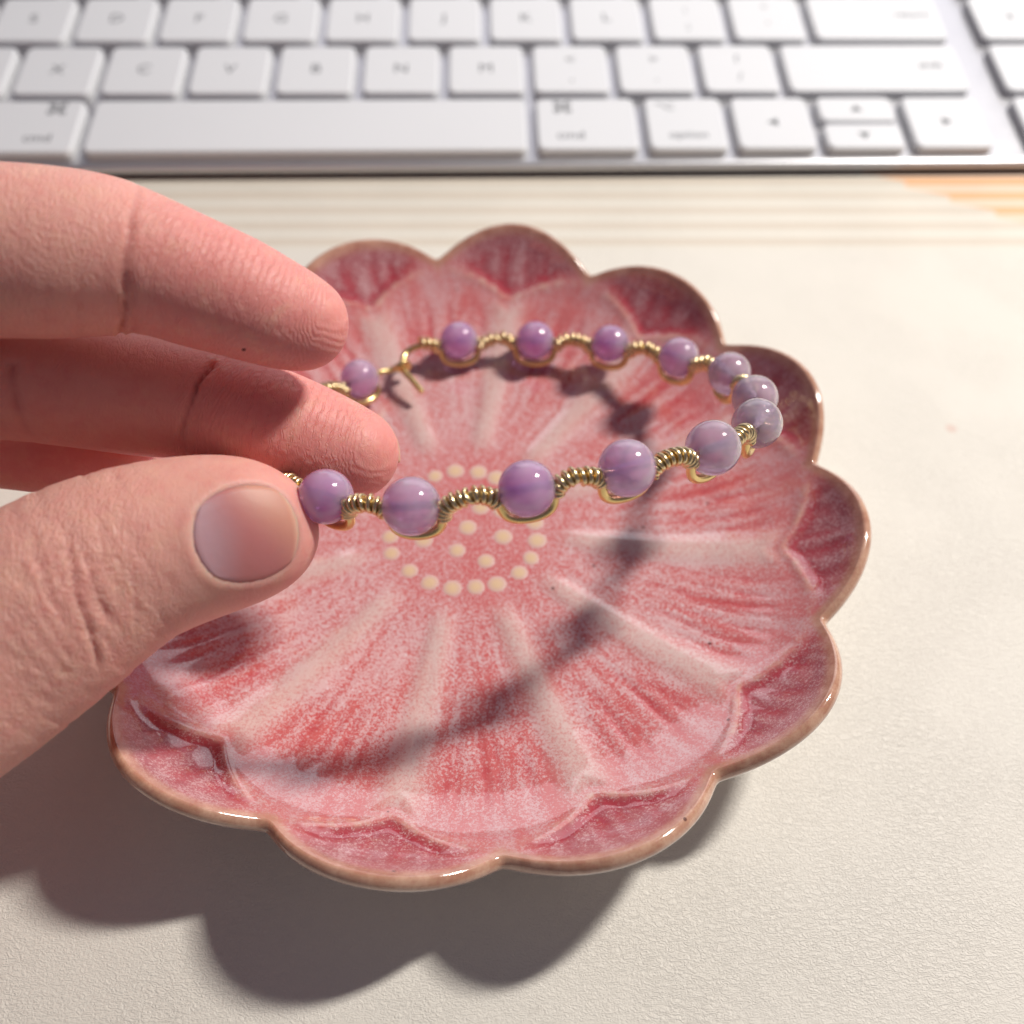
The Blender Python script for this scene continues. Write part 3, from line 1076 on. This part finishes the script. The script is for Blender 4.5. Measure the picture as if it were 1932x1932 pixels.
def build_hand():
    h = 0.48
    st = {k: stations(v) for k, v in CHAINS.items()}
    palm = [(np.r_[at(*a[:3]), a[3] * a[2] / (FR * PS)], np.r_[at(*b[:3]), b[3] * b[2] / (FR * PS)]) for a, b in PALM]
    # the visible fingers on a fine grid, cut off well outside the picture; forearm and palm join in the same field
    allp = np.concatenate(list(st.values()) + [np.array([q for p in palm[:5] for q in p])])
    lo = (allp[:, :3] - allp[:, 3:]).min(0) - 3
    hi = (allp[:, :3] + allp[:, 3:]).max(0) + 3
    lo[0] = max(lo[0], -150.0)
    n = np.ceil((hi - lo) / h).astype(int)

    def field(segs, mg):
        D = np.full(n, 9.0, np.float32)
        for a, b in segs:
            r = max(a[3], b[3]) + mg
            l = np.maximum(np.floor((np.minimum(a[:3], b[:3]) - r - lo) / h).astype(int), 0)
            u = np.minimum(np.ceil((np.maximum(a[:3], b[:3]) + r - lo) / h).astype(int) + 1, n)
            if np.any(u <= l):
                continue
            g = [((np.arange(l[c], u[c]) * h + lo[c]) - a[c]).astype(np.float32) for c in range(3)]
            X, Y, Z = g[0][:, None, None], g[1][None, :, None], g[2][None, None, :]
            d = (b - a)[:3]
            dd = d @ d + 1e-9
            t = np.clip((X * d[0] + Y * d[1] + Z * d[2]) / dd, 0, 1)
            q = np.sqrt((X - t * d[0]) ** 2 + (Y - t * d[1]) ** 2 + (Z - t * d[2]) ** 2) - (a[3] + t * (b[3] - a[3]))
            sl = tuple(slice(l[c], u[c]) for c in range(3))
            D[sl] = np.minimum(D[sl], q)
        return D

    def smin(a, b, k):
        hh = np.clip(0.5 + 0.5 * (b - a) / k, 0, 1)
        return b + (a - b) * hh - k * hh * (1 - hh)

    pal = field(palm, 9.0)
    D = None
    for k, s in st.items():
        f = field([(s[i], s[i + 1]) for i in range(len(s) - 1)], 6.0)
        f = smin(f, pal, 8.0)
        D = f if D is None else smin(D, f, 0.7)
    # a little smoothing of the field
    for ax in range(3):
        Dp = D.copy()
        sl = lambda a, b: tuple(slice(a, b) if i == ax else slice(None) for i in range(3))
        Dp[sl(1, -1)] = 0.25 * D[sl(0, -2)] + 0.5 * D[sl(1, -1)] + 0.25 * D[sl(2, None)]
        D = Dp
    V, Q = surface_nets(D, lo, h)
    # normals
    def normals(V):
        a, b, c, d = (V[Q[:, i]] for i in range(4))
        fn = np.cross(c - a, d - b)
        N = np.zeros_like(V)
        for i in range(4):
            np.add.at(N, Q[:, i], fn)
        return N / (np.linalg.norm(N, axis=1)[:, None] + 1e-12)

    # relax the stair-steps
    for it in range(3):
        S_ = np.zeros_like(V)
        c_ = np.zeros(len(V))
        for i in range(4):
            np.add.at(S_, Q[:, i], V[Q[:, (i + 1) % 4]])
            np.add.at(c_, Q[:, i], 1)
        V = 0.5 * V + 0.5 * S_ / np.maximum(c_, 1)[:, None]
    N = normals(V)
    toward = -((V - CAM) / np.linalg.norm(V - CAM, axis=1)[:, None])
    if (N * toward).sum(1)[((N * toward).sum(1)) != 0].mean() == 0:
        pass
    # nearest finger and the place along it
    own = np.zeros(len(V), int)
    along = np.zeros(len(V))
    bd = np.full(len(V), 1e9)
    names = list(st)
    for q, k in enumerate(names):
        s = st[k]
        L = np.r_[0, np.cumsum(np.linalg.norm(np.diff(s[:, :3], axis=0), axis=1))]
        for i in range(len(s) - 1):
            d = s[i + 1, :3] - s[i, :3]
            t = np.clip(((V - s[i, :3]) @ d) / (d @ d + 1e-9), 0, 1)
            dist = np.linalg.norm(V - s[i, :3] - t[:, None] * d, axis=1) - (s[i, 3] + t * (s[i + 1, 3] - s[i, 3]))
            m = dist < bd
            bd[m] = dist[m]
            own[m] = q
            along[m] = (L[i] + t * (L[i + 1] - L[i]))[m]
    px, py, pz = project(V)
    front = ((N * toward).sum(1) > -0.15)
    disp = np.zeros(len(V))
    crease = np.zeros(len(V))
    c4 = lambda L: [(x * 0.33857, 805 + y * 0.33857) for x, y in L]
    # (finger, polyline, depth mm, half-width px)
    CR = [(0, [(228, 650), (231, 620), (236, 560), (237, 480), (246, 410), (262, 352)], 0.60, 5.0),
          (0, [(238, 600), (246, 520), (244, 440), (258, 380)], 0.20, 4.0), (0, [(222, 590), (226, 500), (232, 430)], 0.16, 4.0),
          (0, [(150, 640), (146, 560), (150, 470), (160, 400)], 0.10, 4.0), (0, [(90, 630), (84, 540), (92, 440)], 0.08, 4.0),
          (0, [(252, 640), (250, 560), (256, 470)], 0.22, 5.0),
          (1, [(400, 690), (372, 722), (354, 765), (346, 815), (350, 880)], 0.60, 5.0),
          (1, [(372, 760), (366, 820)], 0.25, 5.0),
          (1, [(20, 690), (30, 760), (60, 830)], 0.4, 9.0),
          (2, [(212, 800), (214, 850), (210, 900)], 0.05, 6.0)]
    TW = [([(185, 520), (205, 720), (265, 890), (330, 1050), (400, 1170)], 0.34, 3.8),
          ([(375, 560), (395, 720), (420, 900), (480, 1080), (530, 1220), (548, 1370)], 0.55, 4.0),
          ([(430, 600), (470, 690), (500, 800), (545, 930), (600, 1050), (640, 1090)], 0.36, 3.6),
          ([(560, 640), (590, 760), (660, 900), (690, 1020)], 0.22, 3.4),
          ([(300, 640), (330, 800), (390, 950), (430, 1040)], 0.24, 3.4),
          ([(700, 720), (740, 860), (770, 980), (760, 1150)], 0.20, 3.4),
          ([(640, 700), (690, 850), (720, 1000)], 0.16, 3.0),
          ([(800, 700), (850, 820), (900, 900)], 0.14, 3.0),
          ([(190, 960), (260, 1080), (330, 1200), (420, 1320)], 0.20, 3.6),
          ([(60, 900), (130, 1050), (230, 1200), (330, 1330), (400, 1400)], 0.2, 3.8),
          ([(20, 1080), (120, 1230), (230, 1370), (320, 1470)], 0.16, 3.8),
          ([(520, 1130), (600, 1200), (650, 1310)], 0.2, 3.2),
          ([(90, 560), (120, 700), (150, 850)], 0.16, 3.4),
          ([(380, 720), (520, 760), (640, 740)], 0.13, 3.0), ([(220, 620), (330, 560), (420, 540)], 0.12, 3.0),
          ([(420, 960), (560, 930), (700, 950)], 0.12, 3.0), ([(250, 840), (370, 860), (470, 830)], 0.12, 3.0)]
    CR += [(3, c4(p), d * 0.72, w * 1.15) for p, d, w in TW]
    wigx = 4 * np.sin(V[:, 0] * 0.5 + V[:, 2] * 0.6) + 2.0 * np.sin(V[:, 1] * 1.1 + V[:, 2] * 0.8)
    for fi, P, dep, w in CR:
        d, t = poly_dist(px + 0.55 * wigx, py + 0.4 * wigx, P)
        fade = sstep(t, -0.01, 0.18) * (1 - sstep(t, 0.85, 1.01)) if fi == 3 else (1 - 0.75 * sstep(t, 0.45, 1.0)) * (0.8 + 0.2 * np.sin(V[:, 2] * 1.9))
        m = (own == fi) & front
        c = np.where(m, np.exp(-(d / w) ** 2) * fade, 0)
        bul = np.where(m, np.exp(-((d - 2.4 * w) / (1.6 * w)) ** 2) * fade, 0)
        disp += -dep * c + 0.22 * dep * bul
        crease = np.maximum(crease, c * min(1, dep / 0.6))
    # shallow knuckle wrinkles across the thumb's back
    lat = (py - 1080) * 0.055
    zone = np.where((own == 3) & front, sstep(along, 10, 15) * (1 - sstep(along, 30, 42)), 0)
    for fq, am, sd in ((1.15, 0.16, 0.0), (1.9, 0.11, 1.7), (2.9, 0.07, 4.0)):
        w_ = np.sin(along * fq + 0.9 * np.sin(lat * 0.35 + sd) + 0.6 * np.sin(lat * 0.9 + 2 * sd) + 0.10 * lat * fq)
        disp -= zone * am * (1 - np.abs(w_)) ** 3 * (0.4 + 0.6 * np.sin(lat * 0.5 + sd) ** 2)
    # the thumb nail's bed and folds
    nc = np.array([465.0, 1007.0])
    ang = math.radians(-12)
    ux, uy = math.cos(ang), math.sin(ang)
    du = ((px - nc[0]) * ux + (py - nc[1]) * uy) / 101.0
    dv = (-(px - nc[0]) * uy + (py - nc[1]) * ux) / 94.0
    rho = (np.abs(du) ** 2.2 + np.abs(dv) ** 2.2) ** (1 / 2.2)
    thumb = (own == 3) & front
    bed = np.where(thumb, 1 - sstep(rho, 0.93, 1.03), 0)
    distal = sstep(du, 0.55, 0.95)
    fold = np.where(thumb, np.exp(-((rho - 1.13) / 0.10) ** 2), 0)
    disp += -(0.42 + 0.85 * np.clip(1 - rho ** 2, 0, 1)) * bed + 0.10 * fold * (1 - 0.9 * distal)
    V2 = V + N * disp[:, None]
    ridge = along + np.where(own == 0, 0.10, 0.05) * (py - 600) * 0.055 + ((py - np.where(own == 0, 560, 820)) * 0.055) ** 2 * 0.05
    pad = np.where(((own == 0) | (own == 1)) & front, 1 - sstep(along, 17, 22), 0) + np.where((own < 2) & front, 0.25 * sstep(along, 20, 24), 0)
    pink = np.where(own < 3, 0.75 * (1 - sstep(along, 10, 24)) + 0.12, 0.55 * (1 - sstep(along, 1, 9)))
    wr = np.where(own == 3, sstep(along, 10, 18) * 1.0, 0.12 + 0.5 * sstep(along, 17, 24) * (own == 0))
    root = empty('person', (-110.0, -40.0, 0.0))
    tag(root, 'bare hand reaching in from the left, pinching the lilac bracelet between thumb and fingertip', 'hand')
    base = (-110.0, -40.0, 0.0)
    hand = mesh('hand', V2, Q, SKIN, root, base, attrs=dict(ridge=ridge, pad=pad, pink=pink, wrinkle=wr, crease=crease))
    # the thumb nail: a curved plate laid in its bed, points taken on the undisplaced skin
    tm = np.nonzero(thumb & (rho < 1.35))[0]
    nu, nv = 29, 27
    VV, uu, vvv = [], [], []
    P2 = np.c_[du[tm], dv[tm]]
    for i in range(nu):
        for j in range(nv):
            s, t = -1 + 2 * i / (nu - 1), -1 + 2 * j / (nv - 1)
            # square to superellipse
            a = s * math.sqrt(max(0, 1 - t * t * 0.46)) * 1.0
            b = t * math.sqrt(max(0, 1 - s * s * 0.46)) * 1.0
            w = np.exp(-((P2[:, 0] - a) ** 2 + (P2[:, 1] - b) ** 2) / (2 * 0.05 ** 2)) + 1e-12
            w /= w.sum()
            p = (V[tm] * w[:, None]).sum(0)
            nn = (N[tm] * w[:, None]).sum(0)
            nn /= np.linalg.norm(nn)
            e = max(abs(s), abs(t))
            lift = -0.62 * max(0.0, 1 - (abs(a) ** 2.2 + abs(b) ** 2.2)) - 0.16 * (e > 0.98) + 0.05 * sstep(np.array(s), 0.5, 1.0)
            VV.append(p + nn * float(lift))
            uu.append(s)
            vvv.append(t)
    F = [(i * nv + j, (i + 1) * nv + j, (i + 1) * nv + j + 1, i * nv + j + 1) for i in range(nu - 1) for j in range(nv - 1)]
    # give the plate its thickness
    VV = np.array(VV)
    nn = np.cross(VV[(nu // 2 + 3) * nv + nv // 2] - VV[(nu // 2) * nv + nv // 2], VV[(nu // 2) * nv + nv // 2 + 3] - VV[(nu // 2) * nv + nv // 2])
    nn /= np.linalg.norm(nn)
    if nn @ (CAM - VV.mean(0)) < 0:
        nn = -nn
    off = len(VV)
    F2 = [tuple(off + q for q in f[::-1]) for f in F]
    brd = [j for j in range(nv)] + [i * nv + nv - 1 for i in range(1, nu)] + [(nu - 1) * nv + j for j in range(nv - 2, -1, -1)] + [i * nv for i in range(nu - 2, 0, -1)]
    F3 = [(brd[k], brd[(k + 1) % len(brd)], off + brd[(k + 1) % len(brd)], off + brd[k]) for k in range(len(brd))]
    nail = mesh('nail', np.r_[VV, VV - nn * 0.4], F + F2 + F3, NAIL, hand, base, attrs=dict(nu=uu + uu, nv=vvv + vvv))
    # a small dark mole under the upper finger
    k = np.argmin((px - 461) ** 2 + (py - 660) ** 2 + 1e6 * ~((own == 0) & front))
    n3 = N[k]
    u3 = np.cross(n3, [0.2, 0.9, 0.3])
    u3 /= np.linalg.norm(u3)
    w3 = np.cross(n3, u3)
    Vm = [V2[k] + n3 * 0.12]
    for q in range(10):
        an = 2 * math.pi * q / 10
        Vm.append(V2[k] + 0.26 * math.cos(an) * u3 + 0.36 * math.sin(an) * w3 - n3 * 0.05)
    mesh('mole', Vm, [(0, 1 + q, 1 + (q + 1) % 10) for q in range(10)], MOLE, hand, base)
    # the fingertip's nail edge, seen as a thin rim beyond the second finger's tip
    tip = st['second'][0]
    e = [(716, 786), (734, 804), (746, 826), (752, 848), (753, 872)]
    P = catmull([at(x - 1, y + 1, 118.0) for x, y in e], 6)
    Vt, Ft = tube(P, np.r_[0.15, np.full(len(P) - 2, 0.22), 0.15], 8)
    mesh('nail', Vt, Ft, NAIL, hand, base, attrs=dict(nu=np.full(len(Vt), 0.95), nv=np.zeros(len(Vt))))


build_hand()
